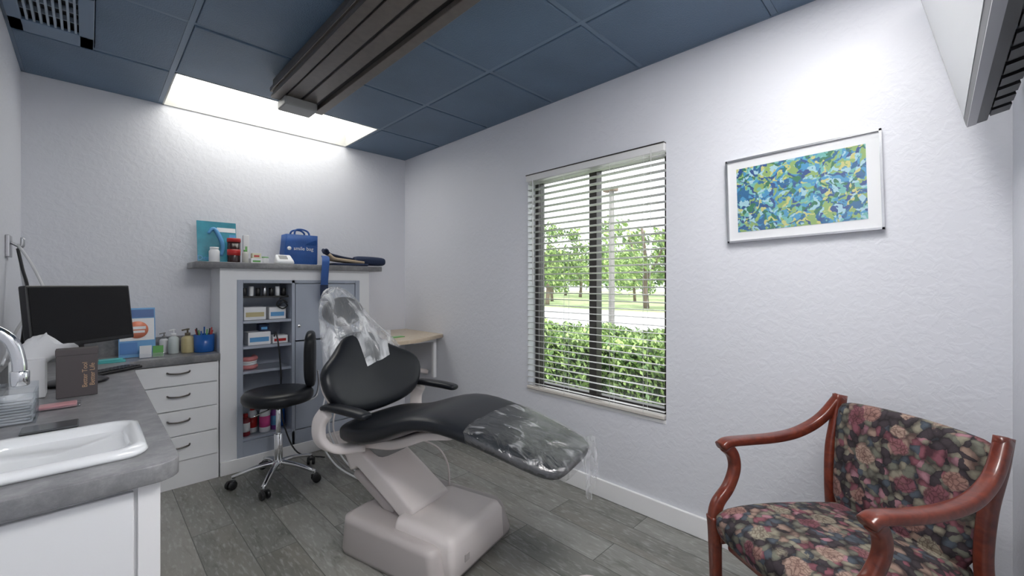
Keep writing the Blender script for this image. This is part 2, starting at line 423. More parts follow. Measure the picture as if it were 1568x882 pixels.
# vent
V=Grp('ceiling_air_vent',(-.13,2.69,H))
x0,x1,y0,y1=XL+.012,.018,gy[5]+.014,gy[6]-.014
boxes(V,'vent_frame',[((x0,y0,H-.012),(x1,y0+.07,H+.004)),((x0,y1-.13,H-.012),(x1,y1,H+.004)),((x0,y0,H-.012),(x0+.045,y1,H+.004)),((x1-.05,y0,H-.012),(x1,y1,H+.004))],BLUEG,bevel=.003)
L=[]
n=8
for i in range(n):
    x=x0+.05+(x1-x0-.1)*(i+.5)/n
    L.append(((x-.004,y0+.07,H-.008),(x+.004,y1-.13,H+.02)))
L+=[((x0+.045,y0+.07+(y1-y0-.2)*k/4-.003,H-.002),(x1-.05,y0+.07+(y1-y0-.2)*k/4+.003,H+.02)) for k in (1,2,3)]
boxes(V,'vent_louvers',L,M('vent_louver',(.34,.41,.49),.4))
box(V,'vent_duct',(x0+.005,y0+.005,H+.021),(x1-.03,y1-.03,H+.030),BLACK)
box(V,'vent_panel_edge',(x0,y0,H+.003),(x1+.004,y1+.004,H+.020),BLUEG) if False else None
# baseboards
box(None,'baseboard_window_side',(XR-.016,YN,0),(XR,YB,.105),TRIM,bevel=.005)
box(None,'baseboard_back',(1.636,YB-.016,0),(XR-.016,YB,.105),TRIM,bevel=.005)
box(None,'baseboard_near',(XL+.4,YN,0),(XR-.016,YN+.016,.105),TRIM,bevel=.005)

# ------------------------------------------------------------ window
W=Grp('window_1',(XR+.1,1.5,1.26))
fx0,fx1=XR+.075,XR+.125
fr=[((fx0,WY0,WZ0),(fx1,WY0+.045,WZ1)),((fx0,WY1-.045,WZ0),(fx1,WY1,WZ1)),((fx0,WY0,WZ0),(fx1,WY1,WZ0+.05)),((fx0,WY0,WZ1-.045),(fx1,WY1,WZ1)),
((fx0-.01,1.475,WZ0),(fx1,1.53,WZ1))]
boxes(W,'window_frame',fr,DKFRAME,bevel=.003)
box(W,'window_pane',(XR+.1,WY0+.04,WZ0+.04),(XR+.104,WY1-.04,WZ1-.04),GLASS)
box(W,'window_sill',(XR-.004,WY0,WZ0-.004),(XR+.074,WY1,WZ0+.012),TRIM)
B=Grp('window_blinds',(XR+.02,1.5,1.9))
bx=XR+.004
box(B,'headrail',(bx-.026,WY0+.002,WZ1-.045),(bx+.022,WY1-.002,WZ1-.002),SLAT,bevel=.003)
boxes(B,'headrail_top_strip',[((bx-.030,WY0+.002,WZ1-.004),(bx+.022,WY1-.002,WZ1+.002))],DKFRAME)  # one dark strip along the top edge of the headrail
VV=[];FF=[]
ns=34; zt=WZ1-.06; zb=WZ0+.055
for i in range(ns):
    z=zt-(zt-zb)*i/(ns-1); hw=.0185; tl=.12
    k=len(VV)
    for yy in (WY0+.004,WY1-.004):
        for q in range(5):
            s=-1+q*.5
            VV.append(Vector((bx+s*hw,yy,z+.003*(1-s*s)-s*hw*tl)))
    for q in range(4): FF.append((k+q,k+q+1,k+q+6,k+q+5))
o=mk(B,'slats',VV,FF,SLAT,smooth=True)
m=o.modifiers.new('s','SOLIDIFY'); m.thickness=.0022
box(B,'bottom_rail',(bx-.022,WY0+.004,WZ0+.018),(bx+.022,WY1-.004,WZ0+.038),M('blind_rail',(.66,.62,.57),.4),bevel=.004)
for y in (WY0+.12,1.33,1.66,WY1-.12):
    for dx in (-.024,.024): cyl(B,'ladder_cord',(bx+dx,y,WZ0+.03),(bx+dx,y,WZ1-.03),.0012,mat=SLAT,n=6)
tube(B,'pull_cord',[(bx-.034,WY0+.07,WZ1-.03),(bx-.036,WY0+.072,1.6),(bx-.036,WY0+.075,1.2)],.0016,SLAT,n=6)
cyl(B,'tilt_wand',(bx-.034,WY1-.07,WZ1-.03),(bx-.036,WY1-.075,1.25),.004,mat=SLAT,n=8)

# ------------------------------------------------------------ outside
LEAF1=M('leaf_bright',(.30,.43,.13),.6,var=.5,vscale=3)
LEAF2=M('leaf_dark',(.09,.17,.05),.6,var=.4,vscale=3)
GRASS=M('grass',(.34,.43,.20),.9,var=.3,vscale=2)
ROAD=M('pale_asphalt',(.52,.52,.52),.9,var=.08,vscale=1)
BARK=M('bark',(.16,.12,.09),.9,bump=.5,bscale=20)
box(None,'ground_outside',(XR+.16,-40,-.3),(70,90,-.1),GRASS)
box(None,'parking_lot',(6.5,-38,-.099),(19,88,-.09),ROAD)
def leafmesh(name,pts,size,mats):
    Vv=[];F=[];fm=[]
    for p in pts:
        a=Vector((random.gauss(0,1),random.gauss(0,1),random.gauss(0,1))).normalized(); b=a.orthogonal().normalized(); c=a.cross(b)
        s=size*random.uniform(.6,1.3); k=len(Vv)
        Vv+=[p-b*s,p+c*s*.45,p+b*s,p-c*s*.45]; F.append((k,k+1,k+2,k+3)); fm.append(random.choice((0,0,1)) if len(mats)>1 else 0)
    me=bpy.data.meshes.new(name); me.from_pydata([tuple(v) for v in Vv],[],F)
    for m in mats: me.materials.append(m)
    for p,i in zip(me.polygons,fm): p.material_index=i
    return me
pts=[]
for i in range(24000):
    x=random.uniform(3.25,4.15); y=random.uniform(-.6,6.0); top=.74+.09*noise.noise(Vector((x*3,y*3,0)))
    f=random.random()
    if f<.5: pts.append(Vector((x,y,top+random.gauss(0,.03))))
    else: pts.append(Vector((3.27+random.gauss(0,.05)+.10*noise.noise(Vector((0,y*4,f*9))),y,top-(top+.08)*random.random()**1.3)))
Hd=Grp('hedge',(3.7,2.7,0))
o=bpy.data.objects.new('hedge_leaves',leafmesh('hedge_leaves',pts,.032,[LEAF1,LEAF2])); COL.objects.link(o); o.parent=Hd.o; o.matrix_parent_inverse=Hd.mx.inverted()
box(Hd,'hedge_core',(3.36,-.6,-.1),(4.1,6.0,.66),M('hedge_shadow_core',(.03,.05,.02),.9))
def canopy_mesh(nb,spread,z0,z1,per,rr):
    cp=[]
    for _ in range(nb):
        b0=Vector((random.uniform(-1,1)*spread,random.uniform(-1,1)*spread,random.uniform(z0,z1))); r0=random.uniform(*rr)
        for _ in range(per):
            d=Vector((random.gauss(0,1),random.gauss(0,1),random.gauss(0,.7))).normalized()*r0*random.uniform(.4,1.15)
            cp.append(b0+d)
    return leafmesh('canopy',cp,.15,[LEAF1,LEAF2])
canopies=[canopy_mesh(17,1.9,2.0,5.9,200,(.5,1.1)),canopy_mesh(13,1.4,2.6,6.6,220,(.5,1.2)),canopy_mesh(22,2.6,1.6,4.6,170,(.5,1.0))]
def tree(x,y,s,rot,c=0):
    T=Grp('tree',(x,y,-.1),rot,local=True); T.o.scale=(s,s,s)
    o=bpy.data.objects.new('canopy',canopies[c]); COL.objects.link(o); o.parent=T.o
    tube(T,'trunk',[(0,0,0),(.1,0,1.5),(-.05,.15,3),(.25,.1,4.5)],lambda f:.17-.11*f,BARK,n=10)
    for a in (0,2.1,4.2): tube(T,'branch',[(0,0,1.6),(math.cos(a)*.8,math.sin(a)*.7,3.0),(math.cos(a)*1.4,math.sin(a)*1.1,4.2)],lambda f:.08-.05*f,BARK,n=6)
for x,y,s,r,c in ((21.5,18.2,.92,0,0),(22.0,11.4,1.0,1.3,2),(27,27,.9,2,1),(30,16.5,.7,3,2),(23,6.5,.9,4,1),(36,26,1.0,5,2),(33,20.5,.8,.7,0),(34,12.5,1.0,1.7,1),(24,2,.9,2.4,0),(30,34,1.0,3.7,1),(40,31,1.0,1,2),(42,22,1.1,2,2),(44,27,1.1,.4,2),(45,17,1.1,1.1,2),(41,36,1.1,2.2,2),(26,21.5,.75,2.9,2),(46,38,1.2,.1,2)): tree(x,y,s,r,c)
P=Grp('utility_pole',(9.6,5.94,0))
cyl(P,'pole',(9.6,5.94,-.089),(9.6,5.94,3.7),.08,.065,mat=M('pole_grey',(.22,.21,.20),.8))
box(P,'pole_lamp_head',(9.5,5.80,3.66),(9.7,6.15,3.76),BARK,bevel=.02)
for y in (3.3,9.5):
    box(None,'parking_bollard',(8.2,y,-.089),(8.4,y+.2,.65),M('bollard',(.6,.6,.55),.8),bevel=.03)

# ------------------------------------------------------------ ceiling track
K=Grp('ceiling_track_rail',(.885,1.2,2.36))
tz0,tz1=2.325,2.425
tx0,tx1=.735,1.035
box(K,'track_body',(tx0+.01,-.17,tz0+.02),(tx1-.01,2.68,tz1),BRONZE)
boxes(K,'track_ribs',[((tx0,-.17,tz0+.035),(tx0+.02,2.70,tz0+.06)),((tx0+.005,-.17,tz0),(tx0+.05,2.70,tz0+.02)),((tx0+.062,-.17,tz0+.004),(tx0+.135,2.69,tz0+.02)),((tx0+.15,-.17,tz0+.004),(tx0+.225,2.69,tz0+.02)),((tx1-.05,-.17,tz0-.012),(tx1,2.72,tz0+.02)),((tx1-.02,-.17,tz0+.03),(tx1,2.70,tz0+.05))],BRONZE,bevel=.003)
boxes(K,'track_grooves',[((tx0+.05,-.17,tz0+.012),(tx0+.062,2.685,tz0+.021)),((tx0+.135,-.17,tz0+.012),(tx0+.15,2.685,tz0+.021)),((tx0+.225,-.17,tz0+.012),(tx1-.05,2.685,tz0+.021))],BRONZED)
box(K,'track_end_trolley',(tx0+.05,2.60,tz0-.045),(tx1-.07,2.74,tz0+.005),GREYPL,bevel=.008)
box(K,'track_end_cap',(tx0+.02,2.68,tz0+.0),(tx1-.01,2.70,tz1),GREYPL,bevel=.004)
boxes(K,'track_ceiling_brackets',[((tx0+.08,y,tz1),(tx1-.08,y+.08,H-.004)) for y in (.6,1.4,2.4)],BRONZE)

# ------------------------------------------------------------ picture
Pc=Grp('framed_painting',(XR-.012,.417,1.648),local=True); Pc.o.rotation_euler=(math.radians(-1.6),0,0)
hy,hz=.278,.192
boxes(Pc,'frame',[((-.012,-hy,-hz),(.012,-hy+.008,hz)),((-.012,hy-.008,-hz),(.012,hy,hz)),((-.012,-hy,-hz),(.012,hy,-hz+.008)),((-.012,-hy,hz-.008),(.012,hy,hz))],SILVER)
box(Pc,'mat_board',(-.004,-hy+.006,-hz+.006),(.008,hy-.006,hz-.006),PAPER)
box(Pc,'painting_print',(-.0055,-.230,-.146),(-.004,.233,.146),ART)
box(Pc,'picture_glass',(-.0085,-hy+.007,-hz+.007),(-.0075,hy-.007,hz-.007),GLASS)

# ------------------------------------------------------------ tv
TV=Grp('wall_mounted_television',(1.47,-.07,1.752),local=True); TV.o.rotation_euler=(math.radians(-13),0,0)
box(TV,'tv_bezel',(-.482,-.045,-.002),(.486,.001,.56),BLACK,bevel=.003)
box(TV,'tv_screen',(-.460,-.001,.024),(.460,.0022,.540),TVSCR)
box(TV,'tv_bezel_trim',(-.482,-.02,-.004),(.482,.0005,.008),M('tv_silver_trim',(.35,.35,.37),.3,.6))
box(TV,'tv_back_shell',(-.465,-.095,.012),(.465,-.04,.50),M('tv_back',(.045,.047,.052),.5),bevel=.015)
boxes(TV,'tv_vents',[((-.40+.09*i,-.09,.004),(-.34+.09*i,-.05,.014)) for i in range(10)],BLACK)
box(TV,'tv_wall_arm',(-.1,-.19,.15),(.1,-.08,.35),BLACK)

# ------------------------------------------------------------ counter
C=Grp('sink_counter',(0,2.4,.4))
CZ=.81
R=.05
XA=XL+.006; YA=YB-.006
outer=[(XA,1.36)]+[(.165-R+R*math.sin(a),1.36+R-R*math.cos(a)) for a in [pi/2*k/6 for k in range(7)]]+[(.165,3.265),(.598,3.265),(.598,YA),(XA,YA)]
hole=[(p.x,p.y) for p in rrect(-.062,1.63,.155,.155,.05,0)]
slab(C,'countertop',[outer,hole],CZ-.045,CZ,LAM)
boxes(C,'backsplash',[((XA+.017,YA-.018,CZ),(.598,YA,CZ+.10)),((XA,2.25,CZ),(XA+.017,YA,CZ+.10))],LAM)
boxes(C,'cabinet_panels',[((XL+.01,1.395,0),(.125,1.413,CZ-.046)),((.108,1.413,0),(.125,3.30,CZ-.046)),((.125,3.30,0),(.598,3.32,CZ-.046)),((XL+.01,1.413,.08),(.108,3.3,.10))],WHITE)
boxes(C,'cabinet_stiles',[((.085,1.383,0),(.128,1.396,CZ-.046))],TRIM,bevel=.002)
box(C,'cabinet_door',(XL+.01,1.380,.05),(.078,1.395,CZ-.06),WHITE,bevel=.003)
dz=[.165,.322,.479,.632,.762]
boxes(C,'drawer_fronts',[((.19,3.282,dz[i]+.003),(.588,3.30,dz[i+1]-.003)) for i in range(4)],WHITE,bevel=.003)
for i in range(4):
    z=(dz[i]+dz[i+1])/2+.02
    tube(C,'drawer_pull',[(.335,3.282,z),(.345,3.262,z-.004),(.39,3.255,z-.008),(.435,3.262,z-.004),(.445,3.282,z)],.005,M('dark_pull',(.10,.09,.085),.3,.8),n=8)
# sink
Sk=Grp('porcelain_sink',(-.06,1.63,CZ))
cx,cy=-.062,1.63
loft(Sk,'basin',[rrect(cx,cy,.172,.176,.05,CZ+.001),rrect(cx,cy,.176,.18,.052,CZ+.008),rrect(cx,cy,.170,.174,.05,CZ+.020),rrect(cx,cy,.155,.158,.05,CZ+.024),rrect(cx,cy,.140,.135,.05,CZ+.018),rrect(cx,cy,.132,.127,.05,CZ-.005),rrect(cx,cy,.12,.115,.05,CZ-.10),rrect(cx,cy,.09,.085,.05,CZ-.125),rrect(cx,cy,.02,.02,.018,CZ-.13)],CERAM)
cyl(Sk,'drain',(cx,cy,CZ-.131),(cx,cy,CZ-.126),.025,mat=CHROME)
Fa=Grp('gooseneck_faucet',(-.22,1.78,CZ))
cyl(Fa,'faucet_base',(-.225,1.78,CZ+.02),(-.225,1.78,CZ+.06),.024,.02,mat=CHROME)
tube(Fa,'faucet_spout',[(-.225,1.78,CZ+.05),(-.225,1.78,1.06),(-.215,1.775,1.115),(-.185,1.77,1.135),(-.15,1.765,1.105),(-.135,1.762,1.05),(-.133,1.76,.99)],.0145,CHROME,n=16)
cyl(Fa,'spout_nozzle',(-.133,1.76,1.02),(-.133,1.76,.98),.019,mat=CHROME)
for dy in (-.09,.09):
    cyl(Fa,'faucet_handle_stem',(-.232,1.78+dy*.8,CZ+.02),(-.232,1.78+dy*.8,CZ+.06),.014,mat=CHROME)
    tube(Fa,'faucet_lever',[(-.232,1.78+dy*.8,CZ+.062),(-.20,1.78+dy*.9,CZ+.07)],.007,CHROME,sub=1)
# things on the counter
box(None,'tablet_device',(-.145,1.885,CZ+.001),(-.022,1.975,CZ+.009),M('tablet_dark',(.07,.075,.08),.2),bevel=.004)
g=Grp('red_pouch_tray',(-.08,2.23,CZ))
box(g,'tray',(-.135,2.195,CZ+.001),(-.02,2.275,CZ+.012),ACRYL,bevel=.004); box(g,'red_insert',(-.125,2.205,CZ+.003),(-.03,2.262,CZ+.015),M('rose_red',(.62,.30,.32),.3),bevel=.004)
g=Grp('tool_carton',(-.03,2.43,CZ))
box(g,'carton_body',(-.09,2.40,CZ+.001),(.026,2.46,CZ+.185),DBROWN,bevel=.002)
box(g,'carton_lid',(-.092,2.398,CZ+.165),(.028,2.462,CZ+.190),DBROWN,bevel=.002)
text(g,'carton_lettering','Better Tool\nBetter Life',.021,axes((-.0,2.3985,CZ+.085),(0,0,1),(-1,0,0),(0,-1,0)),COPPER)
g=Grp('tissue_box',(-.17,2.53,CZ))
box(g,'tissue_carton',(-.215,2.47,CZ+.001),(-.12,2.57,CZ+.15),PAPER,bevel=.004)
rings=[]
for k in range(9):
    f=k/8; r=.03+.03*f; c0=Vector((-.165+.085*f,2.53,CZ+.135+.125*f-.05*f*f))
    rings.append([c0+Vector((math.cos(a)*r*(1+.25*math.sin(2*a+k*.5)),math.sin(a)*r*.5,-math.cos(a)*r*.6+.012*math.sin(4*a+k*.7))) for a in [2*pi*i/24 for i in range(24)]])
loft(g,'tissue_sheet',rings,PAPER,caps=False)
g=Grp('acrylic_napkin_holder',(-.18,2.1,CZ))
boxes(g,'holder',[((-.245,2.04,CZ+.001),(-.12,2.046,CZ+.10)),((-.245,2.15,CZ+.001),(-.12,2.156,CZ+.12)),((-.126,2.04,CZ+.001),(-.12,2.156,CZ+.10)),((-.245,2.04,CZ+.001),(-.239,2.156,CZ+.12))],ACRYL)
boxes(g,'napkins',[((-.236,2.05,CZ+.003+.009*i),(-.128-.004*(i%2),2.146,CZ+.010+.009*i)) for i in range(9)],PAPER,bevel=.002)
# monitor
g=Grp('computer_monitor',(-.02,2.72,CZ),math.radians(45),local=True)
T=Matrix.Translation((0,0,.305))@Matrix.Rotation(math.radians(-6),4,'X')
box(g,'monitor_shell',(-.225,-.012,-.13),(.235,.018,.135),BLACK,bevel=.006,T=T)
box(g,'monitor_screen',(-.215,-.0135,-.112),(.224,-.011,.125),SCREEN,T=T)
box(g,'monitor_neck',(-.03,.02,.02),(.03,.05,.30),BLACK,bevel=.004)
lathe(g,'monitor_foot',[(.0,.001),(.10,.001),(.11,.006),(.10,.014),(.03,.022),(0,.022)],(0,.03,0),BLACK)
g=Grp('desk_keyboard',(.08,2.95,CZ),math.radians(40),local=True)
box(g,'keyboard_body',(-.12,-.05,.001),(.12,.05,.014),BLACK,bevel=.004)
boxes(g,'keys',[((-.112+.019*i,-.042+.02*j,.014),(-.097+.019*i,-.026+.02*j,.019)) for i in range(12) for j in range(4)],BLACK)
g=Grp('dental_brochure_stand',(.21,3.43,CZ))
T=Matrix.Translation((.21,3.43,CZ+.003))@Matrix.Rotation(math.radians(-10),4,'X')
box(g,'brochure_board',(-.085,0,0),(.085,.006,.30),LBLUE,T=T)
box(g,'brochure_header',(-.08,-.002,.24),(.08,0,.29),M('deep_blue_print',(.02,.10,.32),.4),T=T)
box(g,'brochure_white_panel',(-.08,-.002,.10),(.08,0,.235),PAPER,T=T)
lathe(g,'brochure_mouth_print',[(0,0),(.052,0),(.052,.002),(0,.002)],(0,0,0),ORANGE).matrix_parent_inverse=g.mx.inverted()@T@Matrix.Translation((.0,-.004,.165))@Matrix.Rotation(pi/2,4,'X')
boxes(g,'brochure_teeth_print',[((-.04,-.0065,.168),(.04,-.006,.185)),((-.035,-.0065,.146),(.035,-.006,.16))],PAPER,T=T)
box(g,'brochure_lower_print',(-.08,-.003,.02),(0,0,.09),M('deep_blue_print2',(.03,.18,.5),.4),T=T)
g=Grp('business_card_display',(.30,3.36,CZ))
box(g,'card_holder',(.21,3.34,CZ+.001),(.33,3.39,CZ+.03),ACRYL,bevel=.002)
box(g,'cards',(.215,3.36,CZ+.004),(.27,3.366,CZ+.075),PAPER); box(g,'green_cards',(.275,3.36,CZ+.004),(.325,3.366,CZ+.07),GREEN)
boxes(None,'leaflet_stack',[((.03,3.28,CZ+.001),(.15,3.36,CZ+.008)),((.04,3.29,CZ+.008),(.14,3.37,CZ+.016))],M('leaflet_teal',(.1,.5,.5),.5))
def bottle(name,x,y,z,r,h,body,cap,pump=False,capr=.5,label=None):
    g=Grp(name,(x,y,z))
    lathe(g,'bottle_body',[(0,.001),(r*.92,.001),(r,r*.15),(r,h*.72),(r*.85,h*.80),(r*capr,h*.86),(r*capr,h*.88),(0,h*.88)],(x,y,z),body)
    lathe(g,'bottle_cap',[(0,h*.86),(r*capr*1.1,h*.86),(r*capr*1.1,h),(0,h)],(x,y,z),cap)
    if label: lathe(g,'bottle_label',[(r*1.01,h*.2),(r*1.02,h*.2),(r*1.02,h*.6),(r*1.01,h*.6)],(x,y,z),label)
    if pump:
        cyl(g,'pump_stem',(x,y,z+h),(x,y,z+h*1.15),r*.15,mat=cap,n=10)
        tube(g,'pump_nozzle',[(x+r*.3,y,z+h*1.17),(x,y,z+h*1.18),(x-r*.9,y-.01,z+h*1.14)],r*.14,cap,sub=2)
bottle('soap_pump_bottle',.385,3.46,CZ,.028,.13,M('clear_pet',(.6,.66,.66),.15),PAPER,True,.45)
bottle('hand_lotion_bottle',.455,3.44,CZ,.034,.13,YELL,M('dark_pump',(.1,.08,.05),.4),True,.4)
bottle('sanitizer_bottle',.345,3.53,CZ,.026,.11,PAPER,GREYPL,True,.4)
g=Grp('pen_cup',(.54,3.42,CZ))
lathe(g,'cup',[(0,.001),(.052,.001),(.055,.005),(.057,.115),(.053,.115),(.051,.01),(0,.01)],(.54,3.42,CZ),BLUEP)
for i in range(9):
    a=i*.7; cyl(g,'pen_%d'%i,(.54+.02*math.cos(a),3.42+.02*math.sin(a),CZ+.012),(.54+.047*math.cos(a),3.42+.047*math.sin(a),CZ+.14+.01*(i%3)),.004,mat=(RED,BLACK,BLUEP,GREEN)[i%4],n=8)
# wall hook with cables
g=Grp('wall_cable_hook',(XL+.02,3.0,1.43))
box(g,'hook_plate',(XL,2.96,1.38),(XL+.014,3.06,1.48),STEEL,bevel=.003)
for dy in (0,.05): tube(g,'hook_%d'%int(dy*100),[(XL+.01,2.98+dy,1.45),(XL+.045,2.98+dy,1.43),(XL+.05,2.98+dy,1.47)],.006,STEEL,n=8)
tube(g,'white_cable',[(XL+.035,2.98,1.44),(XL+.075,2.96,1.36),(XL+.12,2.9,1.24),(XL+.145,2.85,1.14),(XL+.10,2.80,1.04),(XL+.035,2.78,.93)],.0055,CABLE)
tube(g,'white_cable_loop',[(XL+.035,3.03,1.44),(XL+.05,2.98,1.30),(XL+.07,2.9,1.14),(XL+.05,2.7,1.05),(XL+.035,2.5,.95)],.0055,CABLE)
tube(g,'black_cable',[(XL+.035,3.0,1.42),(XL+.05,2.98,1.33),(XL+.07,2.94,1.22),(XL+.06,2.9,1.05),(XL+.05,2.88,.92)],.006,BLACK)

# ------------------------------------------------------------ hutch
Hc=Grp('storage_hutch',(1.1,3.45,.7))
HX0,HX1,HY=.605,1.633,3.30
boxes(Hc,'white_carcass',[((HX0,HY+.02,0),(HX0+.03,YB-.005,1.36)),((HX1-.03,HY+.02,0),(HX1,YB-.005,1.36)),((HX0,HY,0),(.70,HY+.02,1.36)),((1.55,HY,0),(HX1,HY+.02,1.36)),((.70,HY,1.285),(1.55,HY+.02,1.36)),((.70,HY,0),(1.55,HY+.02,.075))],WHITE)
box(Hc,'hutch_baseboard',(HX0,HY-.013,0),(HX1,HY,.09),TRIM,bevel=.004)
slab(Hc,'hutch_top',[[(.477,3.25),(1.715,3.25),(1.715,YA),(.477,YA)]],1.36,1.40,LAM,.004)
boxes(Hc,'inner_frame',[((.70,HY-.006,.075),(.735,HY+.014,1.285)),((1.515,HY-.006,.075),(1.55,HY+.014,1.285)),((1.04,HY-.006,.075),(1.062,HY+.014,1.285)),((.735,HY-.006,1.262),(1.515,HY+.014,1.285)),((.735,HY-.006,.075),(1.515,HY+.014,.19))],GREYBL,bevel=.002)
boxes(Hc,'inner_box',[((.70,3.57,.075),(1.55,3.58,1.285)),((.715,HY+.014,.075),(.735,3.57,1.285)),((1.04,HY+.014,.075),(1.055,3.57,1.285))],GREYIN)
boxes(Hc,'shelves',[((.735,HY+.005,z-.018),(1.04,3.57,z)) for z in (1.005,.831,.662,.21)],GREYBL,bevel=.001)
boxes(Hc,'locker_doors',[((1.066,HY-.004,.845),(1.511,HY+.012,1.258)),((1.066,HY-.004,.195),(1.511,HY+.012,.835))],GREYBL,bevel=.003)
cyl(Hc,'door_lock',(1.09,HY-.012,.95),(1.09,HY-.002,.95),.011,mat=CHROME)
# shelf contents
def carton(name,x0,x1,y0,z0,h,d,m1,m2):
    g=Grp(name,((x0+x1)/2,y0+d/2,z0))
    box(g,'carton_body',(x0,y0,z0+.001),(x1,y0+d,z0+h),m1,bevel=.002)
    box(g,'carton_label',(x0+.01,y0-.001,z0+h*.25),(x1-.012,y0,z0+h*.6),m2)
carton('glove_carton',.755,.89,3.36,1.005,.09,.12,PAPER,YELL)
carton('mask_carton',.91,1.02,3.36,1.005,.085,.12,PAPER,LBLUE)
carton('glove_carton',.775,.915,3.34,.831,.09,.12,PAPER,LBLUE)
carton('gauze_carton',.93,1.03,3.35,.831,.055,.1,PAPER,RED)
carton('supply_carton',.85,.91,3.36,.921+.002,.05,.08,NAVY,LBLUE)
g=Grp('x_ray_holder_rack',(.9,3.4,1.2))
boxes(g,'rack_bar',[((.736,3.36,1.16),(1.039,3.44,1.172))],BLACK)
for i in range(7): cyl(g,'rack_cylinder_%d'%i,(.765+.042*i,3.40,1.172),(.765+.042*i,3.40,1.23+.01*(i%2)),.015,mat=(BLACK,PAPER,BLACK,STEEL)[i%4],n=14)
tube(None,'coiled_black_cable',[(.96,3.33,1.10),(.99,3.32,1.13),(1.02,3.33,1.10),(.99,3.34,1.08),(.95,3.33,1.11),(.98,3.32,1.15),(1.02,3.33,1.12)],.005,BLACK)
g=Grp('black_power_adapter_cable',(.97,3.28,.7))
tube(g,'cable',[(.93,3.315,.885),(.935,3.285,.91),(.945,3.26,.80),(.955,3.25,.62),(.96,3.27,.45),(.98,3.26,.25),(1.05,3.2,.06),(1.2,3.1,.012)],.005,BLACK)
g=Grp('dental_teeth_model',(.80,3.40,.662))
def arch(zc,mat,r,name): tube(g,name,[(.745,3.46,zc),(.75,3.39,zc),(.79,3.355,zc),(.83,3.39,zc),(.838,3.46,zc)],r,mat,n=10)
arch(.68,GUM,.017,'lower_gum'); arch(.735,GUM,.017,'upper_gum'); arch(.699,PAPER,.010,'lower_teeth'); arch(.716,PAPER,.010,'upper_teeth')
bottle('mouthwash_bottle',.765,3.37,.21,.028,.15,M('dark_red_liquid',(.25,.02,.03),.2),RED,capr=.5,label=PAPER)
bottle('rinse_bottle',.82,3.42,.21,.03,.18,PAPER,RED,capr=.5,label=RED)
bottle('pink_rinse_bottle',.885,3.37,.21,.034,.19,PAPER,PAPER,capr=.6,label=PINK)
bottle('polish_bottle',.955,3.38,.21,.03,.17,M('violet_plastic',(.25,.06,.35),.3),PAPER,capr=.5,label=LBLUE)
bottle('spray_bottle',1.01,3.42,.21,.02,.2,BLUEP,PAPER,capr=.5)
# items on hutch top
TZ=1.40
g=Grp('teal_dental_poster_stand',(.62,3.45,TZ))
T=Matrix.Translation((.62,3.44,TZ+.001))@Matrix.Rotation(math.radians(-9),4,'X')
box(g,'poster_board',(-.112,0,0),(.112,.006,.285),TEAL,T=T)
box(g,'poster_title',(-.0,-.002,.215),(.108,0,.245),PAPER,T=T)
box(g,'poster_side_strip',(.07,-.002,.02),(.108,0,.20),LBLUE,T=T)
tube(g,'poster_figure_print',[T@Vector((-.05,-.002,.2)),T@Vector((-.02,-.002,.235)),T@Vector((.01,-.002,.19)),T@Vector((.03,-.002,.12)),T@Vector((.02,-.002,.05))],lambda f:.008+.006*math.sin(3*f),LBLUE,n=8)
text(g,'poster_lettering','Denta',.045,T@axes((-.06,-.002,.03),(1,0,0),(0,0,1),(0,-1,0)),LBLUE)
bottle('small_white_bottle',.585,3.36,TZ,.03,.10,PAPER,PAPER,capr=.75)
g=Grp('dark_supplement_jar',(.695,3.36,TZ))
lathe(g,'jar',[(0,.001),(.036,.001),(.038,.01),(.038,.14),(0,.14)],(.695,3.36,TZ),M('jar_dark',(.03,.012,.012),.2))
lathe(g,'jar_lid',[(0,.14),(.04,.14),(.04,.165),(0,.165)],(.695,3.36,TZ),RED)
lathe(g,'jar_label',[(.0385,.05),(.039,.05),(.039,.09),(.0385,.09)],(.695,3.36,TZ),RED)
carton('toothpaste_carton',.765,.80,3.42,TZ,.20,.035,PAPER,GREEN)
bottle('small_clear_bottle',.755,3.33,TZ,.018,.09,M('clear_pet2',(.6,.6,.55),.15),GREEN)
carton('floss_carton',.79,.86,3.33,TZ,.035,.06,PAPER,GREEN)
carton('sample_carton',.80,.855,3.34,TZ+.036,.035,.045,M('cream_paper',(.7,.68,.5),.5),RED)
bottle('white_tub',.89,3.38,TZ,.022,.05,PAPER,GREEN,capr=.9)
g=Grp('blood_pressure_monitor',(.98,3.32,TZ))
mk(g,'monitor_body',[(.93,3.26,TZ+.001),(1.05,3.26,TZ+.001),(1.05,3.335,TZ+.001),(.93,3.335,TZ+.001),(.935,3.265,TZ+.025),(1.045,3.265,TZ+.025),(1.04,3.33,TZ+.07),(.94,3.33,TZ+.07)],[(0,1,2,3),(4,7,6,5),(0,4,5,1),(1,5,6,2),(2,6,7,3),(3,7,4,0)],PAPER,bevel=.008)
mk(g,'monitor_display',[(.955,3.275,TZ+.0335),(1.01,3.275,TZ+.0335),(1.01,3.315,TZ+.0610),(.955,3.315,TZ+.0610)],[(0,1,2,3)],GREYPL)
g=Grp('blue_gift_bag',(1.13,3.41,TZ))
def bagring(z,k,wob): return [p+Vector((wob*math.sin(p.y*60+z*20),wob*math.sin(p.x*50+z*30),0)) for p in rrect(1.13,3.42,.115*k,.065*k,.012,z,4)]
loft(g,'bag_body',[bagring(TZ+.001,.95,0),bagring(TZ+.01,1,0),bagring(TZ+.09,1.02,.002),bagring(TZ+.17,1.0,.004),bagring(TZ+.225,.97,.005),bagring(TZ+.222,.95,.005),bagring(TZ+.15,.97,0)],RBLUE)
